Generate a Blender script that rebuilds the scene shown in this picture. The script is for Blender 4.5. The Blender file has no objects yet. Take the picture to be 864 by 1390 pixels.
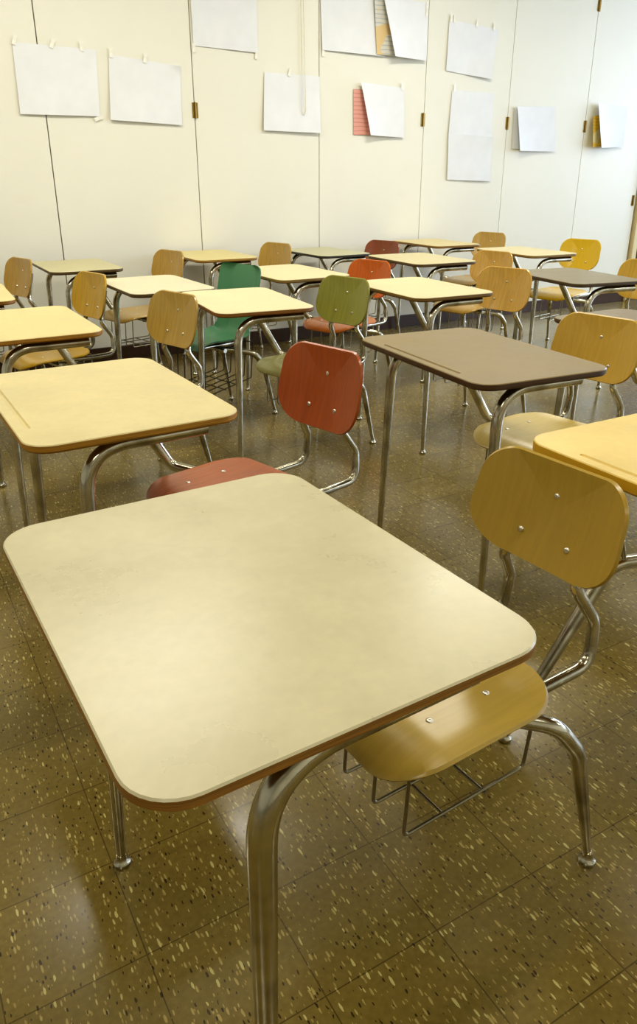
import bpy, bmesh, math, random
from mathutils import Vector, Matrix
random.seed(7)
PI = math.pi
sc = bpy.context.scene
COL = sc.collection
R = math.radians

# ------------------------------------------------------------------ materials
def srgb(r, g, b):
    f = lambda c: (c/255/12.92) if c/255 <= .04045 else ((c/255+.055)/1.055)**2.4
    return (f(r), f(g), f(b), 1)

class NT:
    def __init__(s, name):
        s.m = bpy.data.materials.new(name); s.m.use_nodes = True
        s.t = s.m.node_tree; s.n = s.t.nodes; s.l = s.t.links
        s.b = s.n['Principled BSDF']
    def node(s, kind, **kw):
        n = s.n.new(kind)
        for k, v in kw.items(): setattr(n, k, v)
        return n
    def link(s, a, b): s.l.new(a, b)
    def mix(s, fac, a, b, blend='MIX'):
        m = s.node('ShaderNodeMix', data_type='RGBA', blend_type=blend)
        for sock, v in ((m.inputs[0], fac), (m.inputs[6], a), (m.inputs[7], b)):
            if hasattr(v, 'links') or isinstance(v, bpy.types.NodeSocket): s.link(v, sock)
            else: sock.default_value = v
        return m.outputs[2]
    def coords(s, scale=(1, 1, 1), rot=(0, 0, 0), loc=(0, 0, 0), out='Object'):
        tc = s.node('ShaderNodeTexCoord'); mp = s.node('ShaderNodeMapping')
        mp.inputs['Scale'].default_value = scale; mp.inputs['Rotation'].default_value = rot
        mp.inputs['Location'].default_value = loc
        s.link(tc.outputs[out], mp.inputs[0]); return mp.outputs[0]
    def noise(s, vec, scale, detail=4, rough=.5):
        n = s.node('ShaderNodeTexNoise'); n.inputs['Scale'].default_value = scale
        n.inputs['Detail'].default_value = detail; n.inputs['Roughness'].default_value = rough
        s.link(vec, n.inputs['Vector']); return n.outputs[0]
    def ramp(s, fac, stops):
        r = s.node('ShaderNodeValToRGB')
        e = r.color_ramp.elements
        while len(e) < len(stops): e.new(.5)
        for i, (p, c) in enumerate(stops):
            e[i].position = p; e[i].color = c if len(c) == 4 else (*c, 1)
        s.link(fac, r.inputs[0]); return r.outputs[0]
    def bump(s, h, strength=.1, dist=.001):
        b = s.node('ShaderNodeBump'); b.inputs['Strength'].default_value = strength
        b.inputs['Distance'].default_value = dist
        s.link(h, b.inputs['Height']); s.link(b.outputs[0], s.b.inputs['Normal'])
    def set(s, **kw):
        for k, v in kw.items(): s.b.inputs[k.replace('_', ' ')].default_value = v

def dark(c, f): return (c[0]*f, c[1]*f, c[2]*f, 1)

MATS = {}
def cached(fn):
    def w(*a):
        k = (fn.__name__,)+a
        if k not in MATS: MATS[k] = fn(*a)
        return MATS[k]
    return w

@cached
def laminate(c, rough=.34):
    c = srgb(*c); t = NT('laminate')
    v = t.coords()
    n1 = t.noise(v, 5, 6, .6); n2 = t.noise(t.coords((1, 1, 1), (0, 0, 0), (5, 3, 0)), 60, 3)
    a = t.ramp(n1, [(.38, dark(c, .91)), (.62, dark(c, 1.03))])
    b = t.mix(.12, a, t.ramp(n2, [(.3, dark(c, .7)), (.7, dark(c, 1.15))]))
    t.link(b, t.b.inputs['Base Color'])
    t.link(t.ramp(n1, [(.3, (rough*.85,)*3), (.7, (rough*1.2,)*3)]), t.b.inputs['Roughness'])
    t.set(Specular_IOR_Level=.5); t.bump(n2, .04); return t.m

@cached
def edge_wood(c):
    c = srgb(*c); t = NT('edge_band')
    n = t.noise(t.coords((1, 1, 40)), 14, 4)
    t.link(t.ramp(n, [(.3, dark(c, .62)), (.7, dark(c, 1.15))]), t.b.inputs['Base Color'])
    t.set(Roughness=.42); return t.m

@cached
def plywood(c, grain=.3, rough=.3):
    c = srgb(*c); t = NT('varnished_plywood')
    v = t.coords((1, 14, 1))
    n = t.noise(v, 6, 5, .6); n2 = t.noise(t.coords((1, 60, 2)), 12, 3)
    a = t.ramp(n, [(.32, dark(c, 1-grain*.75)), (.7, dark(c, 1+grain*.3))])
    a = t.mix(.25*grain/.3, a, t.ramp(n2, [(.35, dark(c, .62)), (.65, dark(c, 1.2))]))
    t.link(a, t.b.inputs['Base Color'])
    t.set(Roughness=rough, Coat_Weight=.3, Coat_Roughness=.18); t.bump(n2, .03); return t.m

@cached
def plastic(c, rough=.4):
    c = srgb(*c); t = NT('moulded_plastic')
    n = t.noise(t.coords(), 250, 2)
    t.set(Base_Color=c, Roughness=rough); t.bump(n, .12, .0006); return t.m

@cached
def chrome(rough=.16):
    t = NT('worn_chrome')
    n = t.noise(t.coords(), 18, 5)
    t.link(t.ramp(n, [(.3, srgb(150, 142, 118)), (.6, srgb(208, 203, 185))]), t.b.inputs['Base Color'])
    t.link(t.ramp(n, [(.3, (rough*1.7,)*3), (.65, (rough*.8,)*3)]), t.b.inputs['Roughness'])
    t.set(Metallic=1.0); return t.m

@cached
def plain(name, c, rough, metal=0.0):
    t = NT(name); c = srgb(*c)
    n = t.noise(t.coords(), 30, 3)
    t.link(t.ramp(n, [(.3, dark(c, .88)), (.7, dark(c, 1.06))]), t.b.inputs['Base Color'])
    t.set(Roughness=rough, Metallic=metal); return t.m

# ------------------------------------------------------------------ mesh helpers
def link(name, bm, mat, parent=None, smooth=True, loc=None, rot=None, kind=None, sharp=None):
    me = bpy.data.meshes.new(name)
    bm.normal_update()
    if smooth:
        for f in bm.faces: f.smooth = True
    bm.to_mesh(me); bm.free()
    if smooth:
        try: me.set_sharp_from_angle(angle=R(sharp or 40))
        except Exception: pass
    return linkme(name, me, mat, parent, loc, rot, kind)

def linkme(name, me, mat, parent=None, loc=None, rot=None, kind=None):
    o = bpy.data.objects.new(name, me); COL.objects.link(o)
    if mat and not me.materials: me.materials.append(mat)
    if parent: o.parent = parent
    if loc: o.location = loc
    if rot: o.rotation_euler = rot
    if kind: o['kind'] = kind
    return o

def box(bm, c, s, rotz=0):
    g = bmesh.ops.create_cube(bm, size=1)
    M = Matrix.Translation(c) @ Matrix.Rotation(rotz, 4, 'Z') @ Matrix.Diagonal((*s, 1))
    bmesh.ops.transform(bm, matrix=M, verts=g['verts'])
    return g['verts']

def fillet(pts, rad, n=6):
    out = [Vector(pts[0])]
    rads = rad if isinstance(rad, (list, tuple)) else [rad]*(len(pts)-2)
    for i in range(1, len(pts)-1):
        a, b, c = Vector(pts[i-1]), Vector(pts[i]), Vector(pts[i+1])
        u = (a-b); w = (c-b); la, lc = u.length, w.length; u.normalize(); w.normalize()
        ang = u.angle(w); d = min(rads[i-1]/math.tan(ang/2), la*.48, lc*.48)
        p0, p1 = b+u*d, b+w*d
        for k in range(n+1):
            t = k/n
            out.append((1-t)**2*p0+2*t*(1-t)*b+t*t*p1)
    out.append(Vector(pts[-1])); return out

def tube(bm, pts, rad, seg=12, caps=True):
    """sweep a circle along a polyline; rad a number or a function of arc fraction"""
    pts = [Vector(p) for p in pts]
    L = [0]
    for a, b in zip(pts, pts[1:]): L.append(L[-1]+(b-a).length)
    tot = L[-1]; rings = []; nrm = None
    for i, p in enumerate(pts):
        t = (pts[min(i+1, len(pts)-1)]-pts[max(i-1, 0)]).normalized()
        if nrm is None:
            nrm = t.orthogonal().normalized()
        else:
            nrm = (nrm-t*nrm.dot(t)).normalized()
        bi = t.cross(nrm); r = rad(L[i]/tot) if callable(rad) else rad
        rings.append([bm.verts.new(p+(nrm*math.cos(2*PI*k/seg)+bi*math.sin(2*PI*k/seg))*r) for k in range(seg)])
    for a, b in zip(rings, rings[1:]):
        for k in range(seg):
            bm.faces.new((a[k], a[(k+1) % seg], b[(k+1) % seg], b[k]))
    if caps:
        bm.faces.new(list(reversed(rings[0]))); bm.faces.new(rings[-1])

def lathe(bm, prof, c=(0, 0, 0), seg=16, M=None):
    rings = []
    for r, z in prof:
        if r < 1e-6: rings.append([bm.verts.new((c[0], c[1], c[2]+z))])
        else: rings.append([bm.verts.new((c[0]+r*math.cos(2*PI*k/seg), c[1]+r*math.sin(2*PI*k/seg), c[2]+z)) for k in range(seg)])
    for a, b in zip(rings, rings[1:]):
        for k in range(seg):
            q = [a[k % len(a)], a[(k+1) % len(a)], b[(k+1) % len(b)], b[k % len(b)]]
            q2 = []
            for v in q:
                if v not in q2: q2.append(v)
            if len(q2) > 2: bm.faces.new(q2)
    if M:
        bmesh.ops.transform(bm, matrix=M, verts=[v for r in rings for v in r])

def rr_loop(w, d, rad, n=8):
    """rounded rectangle, x extent d, y extent w"""
    pts = []
    for sa, sb, a0 in ((1, 1, 0), (-1, 1, 90), (-1, -1, 180), (1, -1, 270)):
        for k in range(n+1):
            t = R(a0+90*k/n)
            pts.append((sa*(d/2-rad)+rad*math.cos(t), sb*(w/2-rad)+rad*math.sin(t)))
    return pts

# ------------------------------------------------------------------ the chair desk
ZT = .74
def desktop_bm(W, D, rad, groove):
    bm = bmesh.new(); out = rr_loop(W, D, rad)
    bev = .002
    inner = rr_loop(W-2*bev, D-2*bev, rad-bev)
    top = [bm.verts.new((x, y, ZT)) for x, y in inner]
    es = [bm.edges.new((top[i], top[(i+1) % len(top)])) for i in range(len(top))]
    if groove:
        gl, gw, gx = W*.60, .011, -D/2+.030
        gp = [(gx+px, py) for px, py in rr_loop(gl, gw, gw*.49, 5)]
        g0 = [bm.verts.new((x, y, ZT)) for x, y in gp]
        es += [bm.edges.new((g0[i], g0[(i+1) % len(g0)])) for i in range(len(g0))]
    bmesh.ops.triangle_fill(bm, edges=es, use_beauty=True)
    if groove:
        # remove faces that cover the groove itself, then sink a trough
        kill = [f for f in bm.faces if all(v in set(g0) for v in f.verts)]
        bmesh.ops.delete(bm, geom=kill, context='FACES_ONLY')
        g1 = [bm.verts.new((gx+(x-gx)*.45, y*.995, ZT-.004)) for x, y in gp]
        n = len(g0)
        for i in range(n): bm.faces.new((g0[i], g0[(i+1) % n], g1[(i+1) % n], g1[i]))
        bm.faces.new(g1)
    lo = [bm.verts.new((x, y, ZT-.0022)) for x, y in out]
    n = len(top)
    for i in range(n): bm.faces.new((top[i], lo[i], lo[(i+1) % n], top[(i+1) % n]))
    bmesh.ops.recalc_face_normals(bm, faces=bm.faces)
    return bm

def band_bm(W, D, rad, th):
    bm = bmesh.new(); prof = [(0, -.0022), (0.0006, -.006), (.0006, -th+.005), (-.004, -th), (-.05, -th)]
    rings = []
    for off, dz in prof:
        rings.append([bm.verts.new((x, y, ZT+dz)) for x, y in rr_loop(W+2*off, D+2*off, max(rad+off, .004))])
    n = len(rings[0])
    for a, b in zip(rings, rings[1:]):
        for i in range(n): bm.faces.new((a[i], b[i], b[(i+1) % n], a[(i+1) % n]))
    bm.faces.new(rings[-1])
    bmesh.ops.recalc_face_normals(bm, faces=bm.faces); return bm

def front_leg_pts(s, foot=(-.138, .305), far=False):
    zc = .700
    pts = [(foot[0], s*foot[1], .018), (-.120, s*.284, zc)]
    rr = [.105]
    if far:
        pts += [(.105, s*.268, zc), (.245, s*.215, .428), (.33, s*.15, .405)]
        rr += [.05, .05]
    else:
        pts += [(.165, s*.276, zc)]
    return fillet(pts, rr, 10)

def leg_rad(tot_taper, r0=.0095, r1=.0165):
    return lambda t: r0+(r1-r0)*min(1, t/tot_taper)

def leg_mesh(s, far):
    bm = bmesh.new(); tube(bm, front_leg_pts(s, far=far), leg_rad(.24 if far else .36), 14); return bm

def glide_bm(c):
    bm = bmesh.new()
    lathe(bm, [(0, 0), (.0135, 0), (.0165, .003), (.0165, .008), (.012, .013), (.0105, .02), (.0105, .028), (0, .028)], c); return bm

def rear_leg_pts(s):
    return fillet([(.626, s*.196, .018), (.568, s*.177, .285), (.522, s*.158, .352), (.43, s*.09, .372), (.34, s*.06, .388)], [.1, .07, .05, .1])

XB, ZB = .632, .681               # backrest centre in the chair's own frame
def s_tube_pts(s):
    def behind(u, v): 
        p = back_surface(u*s, v, BW, BH); n = .011+.0115
        return (XB+p.x+n, p.y, ZB+p.z-n*.22)
    y0 = .110
    return fillet([(.34, s*.100, .408), (.52, s*y0, .396), (.652, s*y0, .396), (.656, s*(y0-.008), .485), behind(.52, -1.12), behind(.48, -.85), behind(.45, .3)], [.08, .045, .05, .05, .03], 6)

def seat_bm(W=.36, D=.355, th=.011, rad=.085):
    bm = bmesh.new(); NA = 64; NR = 12
    def shape(u, v):       # u along x (depth) -1..1, v along y
        x, y = u*D/2, v*W/2
        z = .0
        f = max(0, (-u-.45)/.55); z -= .036*f*f
        z -= .008*(1-v*v)*(1-(u-.1)**2)
        r = max(0, (u-.7)/.3); z += .006*r*r
        e = max(0, abs(v)-.75)/.25; z -= .004*e*e
        return x, y, z
    lp = rr_loop(2, 2, .5, 15)    # normalised outline
    lp = lp
    grid = {}
    for side in (0, 1):
        off = 0 if side == 0 else -th
        ctr = bm.verts.new((0, 0, shape(0, 0)[2]+off)); prev = None
        for k in range(1, NR+1):
            ring = []
            fr = k/NR
            for (a, b) in lp:
                x, y, z = shape(a*fr, b*fr)
                ring.append(bm.verts.new((x, y, z+off)))
            n = len(ring)
            if prev is None:
                for i in range(n): bm.faces.new((ctr, ring[i], ring[(i+1) % n]))
            else:
                for i in range(n): bm.faces.new((prev[i], ring[i], ring[(i+1) % n], prev[(i+1) % n]))
            prev = ring
        grid[side] = prev
    a, b = grid[0], grid[1]; n = len(a)
    mid = []
    for p, q in zip(a, b):
        m = (p.co+q.co)/2; r = Vector((m.x, m.y, 0)).normalized()
        mid.append(bm.verts.new(m+r*.004))
    for i in range(n):
        bm.faces.new((a[i], mid[i], mid[(i+1) % n], a[(i+1) % n])); bm.faces.new((mid[i], b[i], b[(i+1) % n], mid[(i+1) % n]))
    bmesh.ops.remove_doubles(bm, verts=bm.verts, dist=1e-5)
    bmesh.ops.recalc_face_normals(bm, faces=bm.faces); return bm

BACK_TILT = R(13)
BW, BH = .328, .220
def back_surface(u, v, W, H, off=0):
    """u in -1..1 across, v -1..1 up; local frame of the backrest"""
    y = u*W/2; zz = v*H/2
    x = -.036*u*u-.004*v*v+off
    return Vector((x+zz*math.sin(BACK_TILT), y, zz*math.cos(BACK_TILT)))

def back_bm(W=BW, H=BH, rad=.062, th=.011, rb=.10):
    bm = bmesh.new(); NR = 10; grid = {}
    lp = []
    for sa, sb, a0 in ((1, 1, 0), (-1, 1, 90), (-1, -1, 180), (1, -1, 270)):
        rr = rad if sa > 0 else rb
        for k in range(13):
            t = R(a0+90*k/12); zz = sa*(H/2-rr)+rr*math.cos(t); yy = sb*(W/2-rr)+rr*math.sin(t)
            lp.append((yy*(1-.05*zz/(H/2))/(W/2), zz/(H/2)))
    for side in (0, 1):
        off = 0 if side == 0 else th
        prev = None; ctr = bm.verts.new(back_surface(0, 0, W, H, off))
        for k in range(1, NR+1):
            ring = [bm.verts.new(back_surface(a*k/NR, b*k/NR, W, H, off)) for a, b in lp]; n = len(ring)
            for i in range(n):
                if prev is None: bm.faces.new((ctr, ring[i], ring[(i+1) % n]))
                else: bm.faces.new((prev[i], ring[i], ring[(i+1) % n], prev[(i+1) % n]))
            prev = ring
        grid[side] = prev
    a, b = grid[0], grid[1]; n = len(a); mid = []
    for p, q in zip(a, b):
        m = (p.co+q.co)/2; r = Vector((0, m.y, m.z)).normalized()
        mid.append(bm.verts.new(m+r*.004))
    for i in range(n):
        bm.faces.new((a[i], mid[i], mid[(i+1) % n], a[(i+1) % n])); bm.faces.new((mid[i], b[i], b[(i+1) % n], mid[(i+1) % n]))
    bmesh.ops.recalc_face_normals(bm, faces=bm.faces); return bm

def screw_bm(p, nrm):
    bm = bmesh.new()
    M = Matrix.Translation(p) @ Vector((0, 0, 1)).rotation_difference(Vector(nrm)).to_matrix().to_4x4()
    lathe(bm, [(0.0065, -.004), (.0065, .0008), (.0055, .0022), (.003, .0030), (.0016, .0030), (.0012, .0018), (0, .0018)], (0, 0, 0), 12, M); return bm

def basket_bm(zb=.235, x0=.222, x1=.505, ys=(-.112, -.030, .055, .130), cross=(.31, .405), r=.0032, slope=0, zt=.415):
    bm = bmesh.new()
    for y in ys:
        tube(bm, fillet([(x0+.01, y, zt), (x0, y, zb), (x1, y, zb+slope), (x1+.02, y, zt-.005)], .012, 4), r, 8)
    for x in cross:
        z = zb+slope*(x-x0)/(x1-x0)
        tube(bm, [(x, ys[0]-.006, z-.004), (x, ys[-1]+.006, z-.004)], r*.95, 8)
    tube(bm, [(x0+.01, ys[0], zt), (x0+.01, ys[-1], zt)], r, 8)
    tube(bm, [(x1+.02, ys[0], zt-.005), (x1+.02, ys[-1], zt-.005)], r, 8)
    return bm

def shell_bm():
    """one piece moulded seat and back"""
    bm = bmesh.new(); NU, NV = 30, 18; th = .006
    prof = [(-.185, -.030), (-.165, -.008), (-.12, .002), (-.04, -.006), (.05, -.010), (.12, -.002), (.165, .022), (.192, .075), (.205, .15), (.222, .23), (.245, .33), (.252, .36)]
    import bisect
    P = [Vector((x, 0, z)) for x, z in prof]
    def at(t):
        f = t*(len(P)-1); i = min(int(f), len(P)-2); q = f-i
        p0 = P[max(i-1, 0)]; p1 = P[i]; p2 = P[i+1]; p3 = P[min(i+2, len(P)-1)]
        return .5*((2*p1)+(p2-p0)*q+(2*p0-5*p1+4*p2-p3)*q*q+(3*p1-p0-3*p2+p3)*q**3)
    rows = []
    for side in (0, 1):
        rr_ = []
        for i in range(NU+1):
            t = i/NU; p = at(t); d = (at(min(t+.01, 1))-at(max(t-.01, 0))).normalized()
            nrm = Vector((-d.z, 0, d.x))
            w = .172
            if t < .12: w -= .05*((.12-t)/.12)**2
            if .45 < t < .72: w -= .030*math.sin((t-.45)/.27*PI)
            if t > .88: w -= .055*((t-.88)/.12)**2.2
            row = []
            for j in range(NV+1):
                v = j/NV*2-1
                cup = .020*max(0, abs(v)-.55)/.45*(1 if t > .3 else .2+t*2.6)
                q = p+nrm*(cup*1.2+.010*v*v*(t > .5))-nrm*(th*side)
                row.append(bm.verts.new((q.x, v*w, q.z)))
            rr_.append(row)
        rows.append(rr_)
    for side in (0, 1):
        g = rows[side]
        for i in range(NU):
            for j in range(NV): bm.faces.new((g[i][j], g[i+1][j], g[i+1][j+1], g[i][j+1]))
    def rim(seq):
        for (a, b) in zip(seq, seq[1:]):
            bm.faces.new((rows[0][a[0]][a[1]], rows[0][b[0]][b[1]], rows[1][b[0]][b[1]], rows[1][a[0]][a[1]]))
    rim([(i, 0) for i in range(NU+1)]); rim([(i, NV) for i in range(NU+1)])
    rim([(0, j) for j in range(NV+1)]); rim([(NU, j) for j in range(NV+1)])
    bmesh.ops.recalc_face_normals(bm, faces=bm.faces); return bm

SHARED = {}
def shared(key, fn):
    if key not in SHARED:
        bm = fn(); bm.normal_update()
        for f in bm.faces: f.smooth = True
        me = bpy.data.meshes.new(key); bm.to_mesh(me); bm.free()
        try: me.set_sharp_from_angle(angle=R(40))
        except Exception: pass
        SHARED[key] = me
    return SHARED[key]

def part(name, key, fn, mat, parent, loc=None, rot=None):
    me = shared(key, fn); o = bpy.data.objects.new(name, me); COL.objects.link(o)
    if not me.materials: me.materials.append(None)
    o.material_slots[0].link = 'OBJECT'; o.material_slots[0].material = mat
    o.parent = parent
    if loc: o.location = loc
    if rot: o.rotation_euler = rot
    return o

def chair_desk(x, y, yaw, W, D, top, edge, label, seat=None, back=None, groove=False, th=.019, cpos=(0, 0), cyaw=15, frame='desk', boff=(0, 0, 0), bscale=1, zs=1,
               style='ply', grain=.3, edge_kind='wood', rough=.34, sat=None):
    root = bpy.data.objects.new('school_chair_desk', None); COL.objects.link(root)
    root.location = (x, y, 0); root.rotation_euler = (0, 0, R(yaw)); root.empty_display_size = .1; root.scale.z = zs
    root['label'] = label; root['category'] = 'school desk'; root['group'] = 'chair desks in rows across the classroom'
    rad = .06
    dt = link('desktop', desktop_bm(W, D, rad, groove), laminate(top, rough), root, sharp=25)
    link('edge_band', band_bm(W, D, rad, th), edge_wood(edge) if edge_kind == 'wood' else plastic(edge, .3), dt, sharp=30)
    cm = chrome()
    if frame == 'desk':
        lf = part('leg', 'leg_far', lambda: leg_mesh(1, True), cm, root)
        ln = part('leg', 'leg_near', lambda: leg_mesh(-1, False), cm, root)
        fx, fy = -.138, .305
    else:           # low rails: each front foot slants up to seat height, thin posts carry the top
        fx, fy = -.222, .272
        def low(s):
            b = bmesh.new()
            tube(b, fillet([(fx, s*fy, .018), (.045, s*.262, .405), (.20, s*.215, .408), (.45, s*.09, .408)], [.07, .1], 8), leg_rad(.2, .0095, .018), 14); return b
        lf = part('leg', 'low_far', lambda: low(1), cm, root); ln = part('leg', 'low_near', lambda: low(-1), cm, root)
        for s_ in (-1, 1):
            part('post', 'post%d' % s_, lambda: (lambda b: (tube(b, [(.075, s_*.25, .405), (-.065, s_*.225, .72)], .0075, 10), b)[1])(bmesh.new()), cm, root)
        part('cross_rail', 'cross', lambda: (lambda b: (tube(b, fillet([(.02, -.245, .703), (-.065, -.226, .703), (-.065, .226, .703), (.02, .245, .703)], .05), .010, 10), b)[1])(bmesh.new()), cm, root)
    part('floor_glide', 'glide_ff'+frame, lambda: glide_bm((fx, fy, 0)), cm, lf)
    part('floor_glide', 'glide_fn'+frame, lambda: glide_bm((fx, -fy, 0)), cm, ln)
    # everything of the chair turns by the same few degrees about the seat
    piv = Vector((.33, .02, 0)); a = R(cyaw)
    off = Vector((cpos[0], cpos[1], 0))
    M = Matrix.Translation(piv+off) @ Matrix.Rotation(a, 4, 'Z') @ Matrix.Translation(-piv)
    def cp(p): return M @ Vector(p)
    crot = (0, 0, a); cl = M @ Vector((0, 0, 0))
    for s, k in ((-1, 'n'), (1, 'f')):
        lg = part('rear_leg', 'rear_leg_'+k, lambda: (lambda b: (tube(b, rear_leg_pts(s), leg_rad(.5, .0078, .0155), 14), b)[1])(bmesh.new()), cm, root, cl, crot)
        part('floor_glide', 'glide_r'+k, lambda: glide_bm((.626, s*.196, 0)), cm, lg)
    def rail():
        b = bmesh.new()
        tube(b, [(.235, -.05, .402), (.50, -.05, .402)], .012, 12)
        tube(b, [(.235, .05, .402), (.50, .05, .402)], .012, 12)
        tube(b, [(.345, -.135, .388), (.345, .15, .388)], .0115, 12)
        return b
    part('seat_frame', 'seat_rail', rail, cm, root, cl, crot)
    if style == 'ply':
        st = part('seat', 'seat', seat_bm, plywood(seat, grain), root, cp((.335, .0, .437)), crot)
        for sx, sy in ((-.055, -.095), (.07, -.095), (-.055, .095), (.07, .095)):
            part('screw', 'screw_%s%s' % (sx, sy), lambda: screw_bm((sx, sy, -.0055), (0, 0, 1)), plain('screw_metal', (225, 220, 205), .3, 1.0), st)
        bo = Vector(boff)
        bk = part('backrest', 'backrest', back_bm, plywood(back, grain), root, cp(Vector((XB, .0, ZB))+bo), crot)
        bk.scale = (1, 1, bscale)
        for u, v in ((0, .34), (-.33, -.50), (.33, -.50)):
            p = back_surface(u, v, BW, BH)
            part('screw', 'screwb%s' % u, lambda: screw_bm(p, (-1, .0+u*.3, .12)), plain('screw_metal', (225, 220, 205), .3, 1.0), bk)
        for s, k in ((-1, 'n'), (1, 'f')):
            part('back_support', 's_tube_'+k, lambda: (lambda b: (tube(b, s_tube_pts(s), .0118, 12), b)[1])(bmesh.new()), cm, root, cp((bo.x, bo.y, 0)), crot)
        part('book_basket', 'basket', basket_bm, plain('wire_steel', (150, 143, 120), .3, 1.0), root, cl, crot)
    else:
        part('chair_shell', 'shell', shell_bm, plastic(seat, .38), root, cp((.36, .0, .437)), crot)
        part('book_basket', 'deep_basket', lambda: basket_bm(.17, .19, .50, (-.15, -.09, -.03, .03, .09, .15), (.24, .32, .40), .003, .05), plain('dark_wire', (70, 62, 44), .45, .6), root, cl, crot)
    return root

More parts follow.
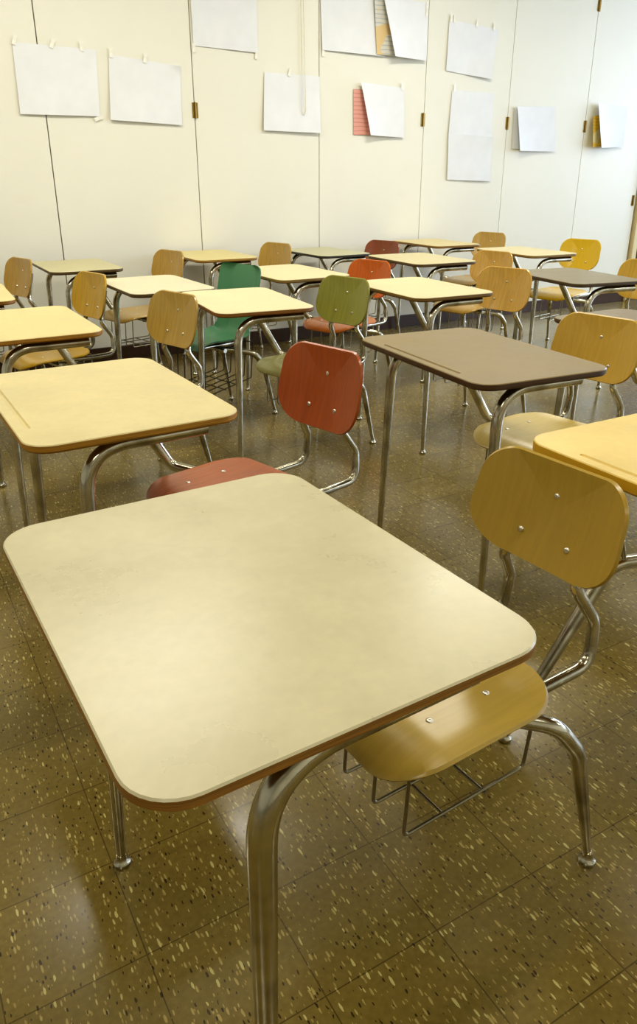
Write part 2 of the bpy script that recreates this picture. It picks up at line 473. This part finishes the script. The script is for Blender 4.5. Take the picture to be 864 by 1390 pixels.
TAN = (190, 157, 72)
UNITS = [
 # near row
 dict(x=-.105, y=.880, yaw=31.6, W=.645, D=.507, top=(200, 191, 156), edge=(150, 108, 46), seat=(184, 156, 72), back=(174, 144, 54), cpos=(.0, .02), cyaw=2, boff=(.012, 0, -.014), bscale=.89, grain=.12, th=.017, rough=.29,
      label='largest cream-topped chair desk closest to the viewer, with mustard plywood seat and backrest'),
 # second row
 dict(x=-.545, y=1.803, yaw=31.1, W=.676, D=.478, top=(216, 200, 146), edge=(176, 128, 40), seat=(184, 104, 58), back=(168, 82, 24), cpos=(-.03, -.03), cyaw=13, boff=(.050, -.054, -.018), bscale=1.09, groove=True,
      label='yellowish-topped chair desk with a pencil groove and a red plywood seat and backrest'),
 dict(x=.479, y=2.270, yaw=25.0, W=.692, D=.457, top=(142, 121, 76), edge=(84, 58, 28), seat=(218, 194, 118), back=(196, 160, 66), groove=True, cyaw=14, grain=.15, cpos=(-.035, .01),
      label='brown-topped chair desk with a pencil groove, nearest of the brown ones, yellow plywood chair attached'),
 dict(x=1.262, y=2.825, yaw=29.0, zs=.97, W=.648, D=.435, top=(140, 124, 96), edge=(92, 70, 40), seat=TAN, back=TAN,
      label='grey-brown chair desk cut by the right frame edge, just behind a yellow backrest'),
 # third row
 dict(x=-1.090, y=2.782, yaw=29.9, W=.653, D=.435, top=(222, 203, 140), edge=(170, 120, 36), seat=(192, 160, 74), back=(188, 156, 76), cyaw=17,
      label='cream-yellow chair desk at the left frame edge with a tan wood-grained backrest'),
 dict(x=-.327, y=3.328, yaw=23.5, W=.663, D=.423, top=(226, 212, 166), edge=(140, 92, 30), seat=(190, 186, 120), back=(140, 138, 56), cpos=(-.055, .02), cyaw=22,
      label='cream chair desk with a golden edge and an olive green plywood seat and backrest'),
 dict(x=.485, y=3.717, yaw=27.0, W=.655, D=.442, top=(224, 210, 160), edge=(124, 94, 36), seat=(205, 165, 78), back=(205, 165, 80), cyaw=17, cpos=(-.02, -.02),
      label='pale yellow chair desk directly behind the nearest brown desk, tan plywood backrest'),
 dict(x=1.377, y=4.148, yaw=20.0, W=.623, D=.442, top=(134, 121, 88), edge=(82, 66, 42), seat=(204, 166, 62), back=(204, 166, 62), cyaw=18, cpos=(-.06, -.02),
      label='grey-brown chair desk farther right, its front edge fully in view, tan-yellow backrest behind'),
 # fourth row
 dict(x=-1.650, y=3.494, yaw=27.1, W=.648, D=.435, top=(222, 203, 140), edge=(160, 112, 36), seat=(190, 152, 40), back=(196, 158, 52), cyaw=17,
      label='chair desk showing one cream corner at the left edge and a glossy yellow backrest'),
 dict(x=-.820, y=3.836, yaw=30.6, W=.640, D=.416, top=(214, 208, 174), edge=(98, 76, 34), seat=(82, 136, 98), style='shell', cyaw=14, cpos=(-.07, 0),
      label='pale grey-cream chair desk with a one-piece green plastic shell seat and deep wire basket'),
 dict(x=-.165, y=4.340, yaw=30.4, W=.655, D=.444, top=(222, 208, 160), edge=(150, 122, 62), seat=(196, 112, 40), back=(204, 104, 24), cyaw=18, boff=(0, 0, -.03),
      label='cream chair desk behind the olive backrest, with an orange plywood seat and backrest'),
 dict(x=.666, y=5.064, yaw=25.9, W=.652, D=.456, top=(206, 194, 146), edge=(100, 76, 36), seat=(198, 160, 76), back=(204, 164, 82), cyaw=18, cpos=(.005, -.06), boff=(0, 0, -.035),
      label='cream chair desk with dark thin edge, in front of the farthest wall desk, tan backrest'),
 dict(x=1.478, y=5.560, yaw=25.8, W=.643, D=.418, top=(216, 202, 152), edge=(150, 120, 60), seat=(212, 172, 24), back=(214, 178, 16), cyaw=18, grain=.1,
      label='cream chair desk far to the right with a bright yellow backrest against the white wall'),
 # row along the wall
 dict(x=-2.26, y=4.195, yaw=29.4, W=.648, D=.43, top=(214, 200, 150), edge=(110, 84, 40), seat=(184, 148, 68), back=(184, 148, 68), cyaw=17,
      label='chair desk at the far left by the wall showing only its tan backrest'),
 dict(x=-1.465, y=4.684, yaw=29.4, W=.648, D=.417, top=(196, 188, 142), edge=(96, 74, 34), seat=(190, 154, 72), back=(190, 154, 72), cyaw=17,
      label='greyish cream dark-edged chair desk by the wall in front of the leftmost wall seam'),
 dict(x=-.730, y=5.313, yaw=28.9, W=.658, D=.431, top=(214, 198, 130), edge=(166, 126, 52), seat=(194, 158, 76), back=(196, 160, 78), cyaw=17, cpos=(-.09, -.02),
      label='yellow-cream chair desk by the wall in front of the second wall seam, tan backrest'),
 dict(x=.05, y=5.765, zs=.973, cpos=(-.06, -.05), yaw=31.0, W=.640, D=.420, top=(188, 184, 146), edge=(58, 56, 40), seat=(146, 80, 42), back=(146, 76, 38), cyaw=18,
      label='grey-green topped dark-edged chair desk by the wall with a dark red-brown backrest'),
 dict(x=.948, y=6.307, yaw=26.3, W=.648, D=.437, top=(218, 200, 140), edge=(150, 112, 44), seat=(194, 158, 76), back=(198, 162, 82), cyaw=18,
      label='farthest cream chair desk against the wall, last one of the wall row, tan backrest'),
 # second desk of the near row (moulded yellow rim)
 dict(x=.766, y=1.283, yaw=29.2, W=.648, D=.435, top=(226, 198, 116), edge=(206, 162, 44), seat=TAN, back=TAN, groove=True, edge_kind='plastic', th=.026, frame='low',
      label='yellow-rimmed desk at the right frame edge just behind the nearest mustard backrest'),
]
for u in UNITS: chair_desk(**u)

# ------------------------------------------------------------------ the room
A = R(30.2)
RD = Vector((math.cos(A), math.sin(A), 0)); LD = Vector((-math.sin(A), math.cos(A), 0))
WL = 5.3585                      # wall plane distance along LD
def rw(r, l, z): return RD*r+LD*l+Vector((0, 0, z))
ROOM = bpy.data.objects
X0, X1, L0, L1, HC = -5.2, 9.6, -3.4, WL+.06, 3.1

def room_box(name, r, l, z, sr, sl, sz, mat, kind='structure', parent=None, bevel=0):
    bm = bmesh.new(); box(bm, (0, 0, 0), (sr, sl, sz))
    if bevel: bmesh.ops.bevel(bm, geom=bm.edges[:], offset=bevel, segments=2, affect='EDGES')
    return link(name, bm, mat, parent, smooth=False, loc=rw(r, l, z), rot=(0, 0, A), kind=kind)

# floor material: nine inch speckled vinyl tiles, in the room's own axes
def floor_mat():
    t = NT('speckled_vinyl_tile')
    v = t.coords()
    base = t.ramp(t.noise(v, 1.6, 5, .55), [(.3, srgb(110, 94, 42)), (.7, srgb(128, 110, 52))])
    base = t.mix(.35, base, t.ramp(t.noise(v, 90, 3), [(.3, srgb(98, 82, 34)), (.7, srgb(136, 118, 58))]))
    # per tile tone
    br = t.node('ShaderNodeTexBrick'); br.offset = 0; br.squash = 1
    br.inputs['Scale'].default_value = 1; br.inputs['Brick Width'].default_value = .229; br.inputs['Row Height'].default_value = .2155
    br.inputs['Mortar Size'].default_value = .0013; br.inputs['Mortar Smooth'].default_value = .3
    br.inputs['Color1'].default_value = (.9, .9, .9, 1); br.inputs['Color2'].default_value = (1.04, 1.04, 1.04, 1); br.inputs['Mortar'].default_value = (.42, .40, .36, 1)
    mp = t.coords(loc=(-.418+.229*3, -1.128+.2155*8, 0)); t.link(mp, br.inputs['Vector'])
    # flecks: stretched voronoi streaks, warped a little
    def flecks(scale, rot, thr, seed, keep):
        w = t.node('ShaderNodeVectorMath', operation='MULTIPLY_ADD')
        mpv = t.coords(scale, (0, 0, rot), (seed, seed*1.7, 0))
        nz = t.node('ShaderNodeTexNoise'); nz.inputs['Scale'].default_value = 9; t.link(mpv, nz.inputs['Vector'])
        nz.inputs['Scale'].default_value = 1.1
        t.link(nz.outputs['Color'], w.inputs[0]); w.inputs[1].default_value = (.5, .5, 0); t.link(mpv, w.inputs[2])
        vo = t.node('ShaderNodeTexVoronoi', voronoi_dimensions='2D'); vo.inputs['Scale'].default_value = 1; t.link(w.outputs[0], vo.inputs['Vector'])
        lt = t.node('ShaderNodeMath', operation='LESS_THAN'); t.link(vo.outputs['Distance'], lt.inputs[0]); 
        sep = t.node('ShaderNodeSeparateColor'); t.link(vo.outputs['Color'], sep.inputs[0])
        th = t.node('ShaderNodeMath', operation='MULTIPLY'); th.inputs[1].default_value = thr; t.link(sep.outputs[1], th.inputs[0]); t.link(th.outputs[0], lt.inputs[1])
        k = t.node('ShaderNodeMath', operation='GREATER_THAN'); k.inputs[1].default_value = 1-keep; t.link(sep.outputs[0], k.inputs[0])
        m = t.node('ShaderNodeMath', operation='MULTIPLY'); t.link(lt.outputs[0], m.inputs[0]); t.link(k.outputs[0], m.inputs[1])
        return m.outputs[0]
    c = t.mix(flecks((150, 42, 1), R(-6), .34, 3.1, .27), base, srgb(168, 150, 88))
    c = t.mix(flecks((170, 60, 1), R(8), .32, 17.3, .22), c, srgb(156, 136, 76))
    c = t.mix(flecks((160, 64, 1), R(-12), .32, 9.2, .20), c, srgb(58, 46, 20))
    c = t.mix(flecks((105, 30, 1), R(-4), .26, 29.2, .17), c, srgb(190, 178, 114))
    c = t.mix(1.0, c, br.outputs[0], 'MULTIPLY')
    t.link(c, t.b.inputs['Base Color'])
    n = t.noise(v, 2.4, 5, .6)
    t.link(t.ramp(n, [(.3, (.17,)*3), (.7, (.30,)*3)]), t.b.inputs['Roughness'])
    t.set(Specular_IOR_Level=.55, Coat_Weight=.25, Coat_Roughness=.12)
    t.bump(t.noise(v, 7, 2), .05, .002)
    return t.m
def wall_mat(name, c, stain=.5):
    t = NT(name); c = srgb(*c)
    v = t.coords(out='Object')
    n = t.noise(v, .9, 5, .6)
    a = t.ramp(n, [(.3, dark(c, .95)), (.7, c)])
    n2 = t.noise(t.coords((.7, 1, 3)), 3.1, 5, .65)
    a = t.mix(t.ramp(n2, [(.62, (0, 0, 0)), (.8, (.14*stain,)*3)]), a, srgb(196, 160, 96))
    t.link(a, t.b.inputs['Base Color']); t.set(Roughness=.5, Specular_IOR_Level=.35); t.bump(t.noise(v, 140, 2), .03); return t.m

CREAM = wall_mat('cream_painted_panel', (238, 236, 222))
fl = room_box('floor', (X0+X1)/2, (L0+L1)/2, -.05, X1-X0, L1-L0, .1, floor_mat())
# put the floor's own origin at the room origin so the tile grid starts there
fl.data.transform(Matrix.Translation(((X0+X1)/2, (L0+L1)/2, -.05))); fl.location = (0, 0, 0)
CEIL = wall_mat('ceiling_tile', (226, 222, 206), .1)
room_box('ceiling', (X0+X1)/2, (L0+L1)/2, HC+.05, X1-X0, L1-L0, .1, CEIL)
SEAMDARK = plain('dark_seam', (70, 58, 34), .8)
room_box('wall_back', (X0+X1)/2, WL+.10, HC/2, X1-X0, .12, HC, SEAMDARK)
room_box('wall_left', X0-.05, (L0+L1)/2, HC/2, .1, L1-L0, HC, CREAM)
room_box('wall_front', (X0+X1)/2, L0-.05, HC/2, X1-X0, .1, HC, CREAM)
# window wall on the right, off frame: sill wall, piers, head
SILL, HEAD = .95, 2.75
room_box('wall_right', X1+.05, (L0+L1)/2, SILL/2, .1, L1-L0, SILL, CREAM)
room_box('wall_right_head', X1+.05, (L0+L1)/2, (HEAD+HC)/2, .1, L1-L0, HC-HEAD, CREAM)
nw = 4; seg = (L1-L0)/nw
frm = plain('window_frame_paint', (205, 200, 182), .4)
for i in range(nw+1):
    l = L0+seg*i
    room_box('wall_right_pier', X1+.05, min(max(l, L0+.12), L1-.12), (SILL+HEAD)/2, .1, .24, HEAD-SILL, CREAM)
gl = NT('window_glass'); gl.set(Base_Color=(1, 1, 1, 1), Roughness=0, Transmission_Weight=1.0, IOR=1.02)
for i in range(nw):
    l = L0+seg*(i+.5); w = seg-.26
    bm = bmesh.new()
    for dy in (-w/2+.02, 0, w/2-.02): box(bm, (0, dy, 0), (.05, .04, HEAD-SILL))
    for dz in (-(HEAD-SILL)/2+.02, .25, (HEAD-SILL)/2-.02): box(bm, (0, 0, dz), (.045, w, .04))
    link('window_%d' % (i+1), bm, frm, None, False, rw(X1+.04, l, (SILL+HEAD)/2), (0, 0, A), 'structure')

# tall closet doors that make up the back wall; seams at measured places
seams = [-3.85, -2.85, -1.86, -.86, .145, 1.146, 2.140, 3.130, 4.110, 5.012, 5.972, 6.830]
GAP = .0065
for i, (a, b) in enumerate(zip(seams, seams[1:])):
    gap = GAP if a < 2.5 else GAP*.7
    bm = bmesh.new(); box(bm, (0, 0, 0), (b-a-gap, .03, HC-.10))
    bmesh.ops.bevel(bm, geom=bm.edges[:], offset=.0015, segments=1, affect='EDGES')
    link('door_%d' % (i+1), bm, CREAM, None, False, rw((a+b)/2, WL+.015, HC/2+.05), (0, 0, A), 'structure')
room_box('trim_2', (X0+seams[0])/2, WL+.02, HC/2+.05, seams[0]-X0-.01, .03, HC-.1, CREAM)
HINGE = plain('aged_brass', (150, 122, 60), .35, .8)
def hinge(door, r, z, h=.10):
    bm = bmesh.new()
    tube(bm, [(0, -.006, -h/2), (0, -.006, h/2)], .007, 10)
    for k in (-.2, .2): tube(bm, [(0, -.006, h*k-.001), (0, -.006, h*k+.001)], .0078, 10)
    box(bm, (.012, -.0005, 0), (.018, .003, h*.96)); box(bm, (-.012, -.0005, 0), (.018, .003, h*.96))
    d = bpy.data.objects[door]
    o = link('hinge', bm, HINGE, d, True)
    o.location = (r-(d['rc']), -.015, z-(HC/2+.05))
for i, (a, b) in enumerate(zip(seams, seams[1:])): bpy.data.objects['door_%d' % (i+1)]['rc'] = (a+b)/2
for di, r in ((7, 2.143), (9, 4.098), (10, 5.24), (11, 5.972), (5, .145), (3, -1.86)):
    r = {10: 5.012}.get(di, r)
    for z in (.35, 1.655, 2.62): hinge('door_%d' % di, r, z)
for z in (1.0,): hinge('door_11', 6.79, z)
for i in range(len(seams)-1): del bpy.data.objects['door_%d' % (i+1)]['rc']
# cream jamb and dark brown door at the far right end of the wall
room_box('trim_1', 6.885, WL+.0, HC/2, .07, .075, HC, wall_mat('jamb_paint', (222, 206, 160)), bevel=.003)
def dark_wood():
    t = NT('dark_stained_door'); n = t.noise(t.coords((14, 1, 1)), 5, 5)
    t.link(t.ramp(n, [(.3, srgb(44, 24, 10)), (.7, srgb(74, 42, 18))]), t.b.inputs['Base Color']); t.set(Roughness=.4); return t.m
DW = dark_wood()
d12 = room_box('door_12', 7.40, WL+.03, 1.05, .92, .045, 2.1, DW)
bm = bmesh.new(); lathe(bm, [(0, .06), (.02, .058), (.027, .04), (.02, .02), (.01, .012), (.01, 0), (.028, 0), (.028, -.004)], (0, 0, 0), 20, Matrix.Rotation(PI/2, 4, 'X'))
o = link('door_handle', bm, HINGE, d12, True); o.location = (.38, -.024, -.05)
room_box('trim_3', 7.90, WL+.0, HC/2, .07, .075, HC, wall_mat('jamb_paint', (222, 206, 160)), bevel=.003)
room_box('trim_4', 7.40, WL+.04, 2.12+(HC-2.12)/2, .94, .04, HC-2.12, CREAM)
room_box('trim_5', (7.94+X1)/2, WL+.02, HC/2, X1-7.94, .03, HC, CREAM)
BASE = plain('dark_brown_baseboard', (66, 42, 20), .4)
room_box('baseboard_back', (X0+6.85)/2, WL-.008, .05, 6.85-X0, .018, .10, BASE, bevel=.004)
room_box('baseboard_left', X0+.009, (L0+L1)/2, .05, .018, L1-L0-.1, .10, BASE)
room_box('baseboard_right', X1-.009, (L0+L1)/2, .05, .018, L1-L0-.1, .10, BASE)
room_box('baseboard_front', (X0+X1)/2, L0+.009, .05, X1-X0, .018, .10, BASE)

# ------------------------------------------------------------------ papers taped to the wall
def paper_mat(c, trans=True):
    t = NT('paper'); n = t.noise(t.coords(), 7, 4); cc = srgb(*c)
    t.link(t.ramp(n, [(.35, dark(cc, .955)), (.65, cc)]), t.b.inputs['Base Color']); t.set(Roughness=.75, Specular_IOR_Level=.25)
    return t.m
WHITE = paper_mat((236, 238, 240)); 
def print_mat(name, ground, inks):
    t = NT(name); v = t.coords((1, 1, 1))
    wv = t.node('ShaderNodeTexWave', bands_direction='Z'); wv.inputs['Scale'].default_value = 11; wv.inputs['Distortion'].default_value = 1.5; wv.inputs['Detail'].default_value = 3
    t.link(v, wv.inputs['Vector'])
    c = t.mix(t.ramp(wv.outputs[0], [(.80, (0, 0, 0)), (.88, (1, 1, 1))]), srgb(*ground), srgb(*inks[0]))
    if len(inks) > 1:
        c = t.mix(t.ramp(t.noise(t.coords((1, 1, 1.5)), 5, 1), [(.52, (0, 0, 0)), (.54, (1, 1, 1))]), c, srgb(*inks[1]))
    t.link(c, t.b.inputs['Base Color']); t.set(Roughness=.7); return t.m
TAPE = plain('clear_tape', (245, 243, 232), .25)
def sheet(quad, label, mat=None, off=.004, curl=None, tapes=(), group='white paper sheets taped to the back wall', fold=None, seed=0):
    """quad: (row,z) TL,TR,BR,BL; curl(u,v)->extra distance from the wall, v 0 top..1 bottom"""
    rnd = random.Random(seed+3)
    c = Vector((sum(q[0] for q in quad)/4, 0, sum(q[1] for q in quad)/4))
    bm = bmesh.new(); N = 18; g = []
    ph = rnd.random()*6
    for i in range(N+1):
        row = []
        for j in range(N+1):
            v, u = i/N, j/N
            a = Vector(quad[0]).lerp(Vector(quad[1]), u); b = Vector(quad[3]).lerp(Vector(quad[2]), u); p = a.lerp(b, v)
            d = off+.002+.003*v*(1+math.sin(ph+5*u+2*v))+(curl(u, v) if curl else 0)
            row.append(bm.verts.new((p.x-c.x, -d, p.y-c.z)))
        g.append(row)
    for i in range(N):
        for j in range(N): bm.faces.new((g[i][j], g[i+1][j], g[i+1][j+1], g[i][j+1]))
    o = link('paper_sheet', bm, mat or WHITE, None, True, rw(c.x, WL, c.z), (0, 0, A), sharp=80)
    o['label'] = label; o['category'] = 'paper'
    if group: o['group'] = group
    for (u, v, ang) in tapes:
        a = Vector(quad[0]).lerp(Vector(quad[1]), u); b = Vector(quad[3]).lerp(Vector(quad[2]), u); p = a.lerp(b, v)
        bm = bmesh.new(); box(bm, (0, 0, 0), (.022, .0006, .055))
        t = link('tape', bm, TAPE, o, False); t.location = (p.x-c.x, -off-.006, p.y-c.z+(.012 if v < .5 else -.012)); t.rotation_euler = (0, R(ang), 0)
    return o
cr = lambda s, pw=2: (lambda u, v: s*(1-u)**pw*(.35+.65*v))
cb = lambda s: (lambda u, v: s*v**2)
sheet([(.37, 1.72), (.872, 1.69), (.862, 1.548), (.38, 1.36)], 'white sheet cut off by the left frame edge, only a sliver showing', seed=1)
sheet([(1.0, 1.983), (1.5, 1.974), (1.481, 1.596), (.99, 1.593)], 'leftmost whole white sheet on the wall, over the first seam', curl=cb(.006), tapes=((.03, 0, 20), (.47, 0, 25), (.82, 0, 0), (.98, 1, 70)), seed=2)
sheet([(1.578, 1.954), (2.053, 1.916), (2.037, 1.559), (1.547, 1.577)], 'white sheet just left of the hinged second seam, corner bent at its top right', curl=lambda u, v: .010*v*v+.02*max(0, u-v-.86)*4, tapes=((.03, 0, 0), (.5, 0, 15)), seed=3)
sheet([(2.152, 2.40), (2.632, 2.40), (2.63, 2.032), (2.156, 2.044)], 'white sheet at the top edge just right of the hinged second seam', tapes=((.0, 1, 0), (.98, 1, 10)), seed=4)
sheet([(2.678, 1.916), (3.13, 1.913), (3.13, 1.534), (2.654, 1.542)], 'white sheet left of the third seam with a hanging cord across it', curl=cb(.014), tapes=((.45, 0, 20),), seed=5)
sheet([(3.137, 2.42), (3.66, 2.44), (3.70, 2.076), (3.149, 2.085)], 'wide white sheet at the top edge right of the third seam', curl=cb(.008), tapes=((.02, 1, 0),), seed=6)
sheet([(3.585, 2.47), (3.80, 2.47), (3.80, 2.085), (3.62, 2.085)], 'narrow strip of printed sheet between the two top white sheets', print_mat('printed_sheet', (218, 216, 206), [(188, 192, 194), (226, 200, 150)]), off=.020, group=None, seed=7)
sheet([(3.652, 2.46), (4.079, 2.459), (4.083, 2.071), (3.751, 2.076)], 'curling white sheet at the top edge left of the fourth seam', off=.028, curl=cr(.05), tapes=((.97, .08, 0), (.97, .2, 0)), seed=8)
sheet([(3.425, 1.845), (3.80, 1.845), (3.80, 1.535), (3.432, 1.53)], 'pink written sheet peeking out from under a curled white sheet', print_mat('pink_sheet', (230, 170, 158), [(212, 148, 138)]), group=None, seed=9)
sheet([(3.479, 1.892), (3.893, 1.871), (3.904, 1.519), (3.556, 1.528)], 'curled white sheet hanging over the pink sheet', off=.012, curl=cr(.045), tapes=((.95, 0, 0),), seed=10)
sheet([(4.31, 2.37), (4.829, 2.345), (4.774, 1.978), (4.301, 2.017)], 'tilted white sheet just right of the fourth seam, above two joined sheets', curl=lambda u, v: .03*max(0, u+v-1.3), tapes=((.03, 0, 0), (.1, 0, 0), (.55, 0, 10), (.9, 0, 0)), seed=11)
sheet([(4.381, 1.884), (4.835, 1.877), (4.839, 1.543), (4.362, 1.55)], 'upper of two joined white sheets right of the fourth seam', tapes=((.05, 0, 0),), seed=12)
sheet([(4.362, 1.562), (4.841, 1.545), (4.854, 1.19), (4.374, 1.204)], 'lower of two joined white sheets right of the fourth seam', off=.010, curl=lambda u, v: .014*(1-v)**3*u, seed=13)
sheet([(5.075, 1.780), (5.53, 1.795), (5.55, 1.45), (5.085, 1.455)], 'back sheet of the pair right of the fifth seam, its left edge showing', seed=14)
sheet([(5.085, 1.786), (5.548, 1.803), (5.608, 1.437), (5.127, 1.437)], 'front white sheet of the pair right of the fifth seam', off=.012, curl=cr(.05), seed=15)
sheet([(6.03, 1.74), (6.30, 1.78), (6.30, 1.49), (6.03, 1.48)], 'yellow sheet showing under the rightmost white sheet', print_mat('yellow_sheet', (226, 186, 56), [(206, 168, 70), (222, 206, 150)]), off=.012, curl=cr(.06), group=None, seed=16)
sheet([(6.055, 1.850), (6.487, 1.838), (6.503, 1.487), (6.105, 1.474)], 'rightmost white sheet on the wall, curled at its left edge', off=.024, curl=cr(.08, 3), seed=17)
# hanging cord
bm = bmesh.new()
tube(bm, fillet([(-.018, -.022, .62), (-.014, -.022, -.10), (0, -.022, -.135), (.016, -.022, -.10), (.004, -.022, .62)], .012, 5), .0022, 8)
o = link('pull_cord', bm, plain('cotton_cord', (226, 218, 186), .8), None, True, rw(2.985, WL, 1.78), (0, 0, A))
o['label'] = 'thin cream looped cord hanging down over a white sheet near the third seam'; o['category'] = 'cord'

# ------------------------------------------------------------------ light
def area(name, loc, rot, sx, sy, power, color):
    l = bpy.data.lights.new(name, 'AREA'); l.shape = 'RECTANGLE'; l.size = sx; l.size_y = sy; l.energy = power; l.color = color
    o = bpy.data.objects.new(name, l); COL.objects.link(o); o.location = loc; o.rotation_euler = rot; return o
WARM = (1.0, .965, .855)
for r in (-1.6, 1.0, 3.6, 6.2):
    for l in (-1.2, 1.4, 3.7):
        area('ceiling_light', rw(r, l, HC-.02), (0, 0, A), 1.2, .3, ((9 if r > 5 else 31) if l > 3 else 17), WARM)
for i in range(nw):
    l = L0+seg*(i+.5)
    q = Matrix.Rotation(A, 4, 'Z') @ Matrix.Rotation(R(90), 4, 'Y')
    o = area('window_daylight', rw(X1-.06, l, (SILL+HEAD)/2), (0, 0, 0), HEAD-SILL, seg-.3, (86 if i == nw-1 else 60), (.60, .73, 1.0))
    o.rotation_euler = q.to_euler()
w = bpy.data.worlds.new('sky'); sc.world = w; w.use_nodes = True
bg = w.node_tree.nodes['Background']; bg.inputs[0].default_value = (.62, .80, 1.0, 1); bg.inputs[1].default_value = .8

# ------------------------------------------------------------------ camera
cam = bpy.data.cameras.new('camera'); co = bpy.data.objects.new('camera', cam); COL.objects.link(co)
F = 1015.05
cam.sensor_fit = 'VERTICAL'; cam.sensor_height = 36; cam.lens = F*36/1390
cam.shift_y = -45/1390
cam.clip_start = .02
Mx = Matrix.Translation((0, 0, 1.24163)) @ Matrix.Rotation(R(90)-.385795, 4, 'X') @ Matrix.Rotation(-.00145, 4, 'Z')
co.matrix_world = Mx
sc.camera = co
sc.view_settings.view_transform = 'Standard'
sc.view_settings.look = 'Medium High Contrast'
sc.cycles.caustics_reflective = False; sc.cycles.caustics_refractive = False
sc.cycles.sample_clamp_indirect = 4
sc.view_settings.exposure = .10
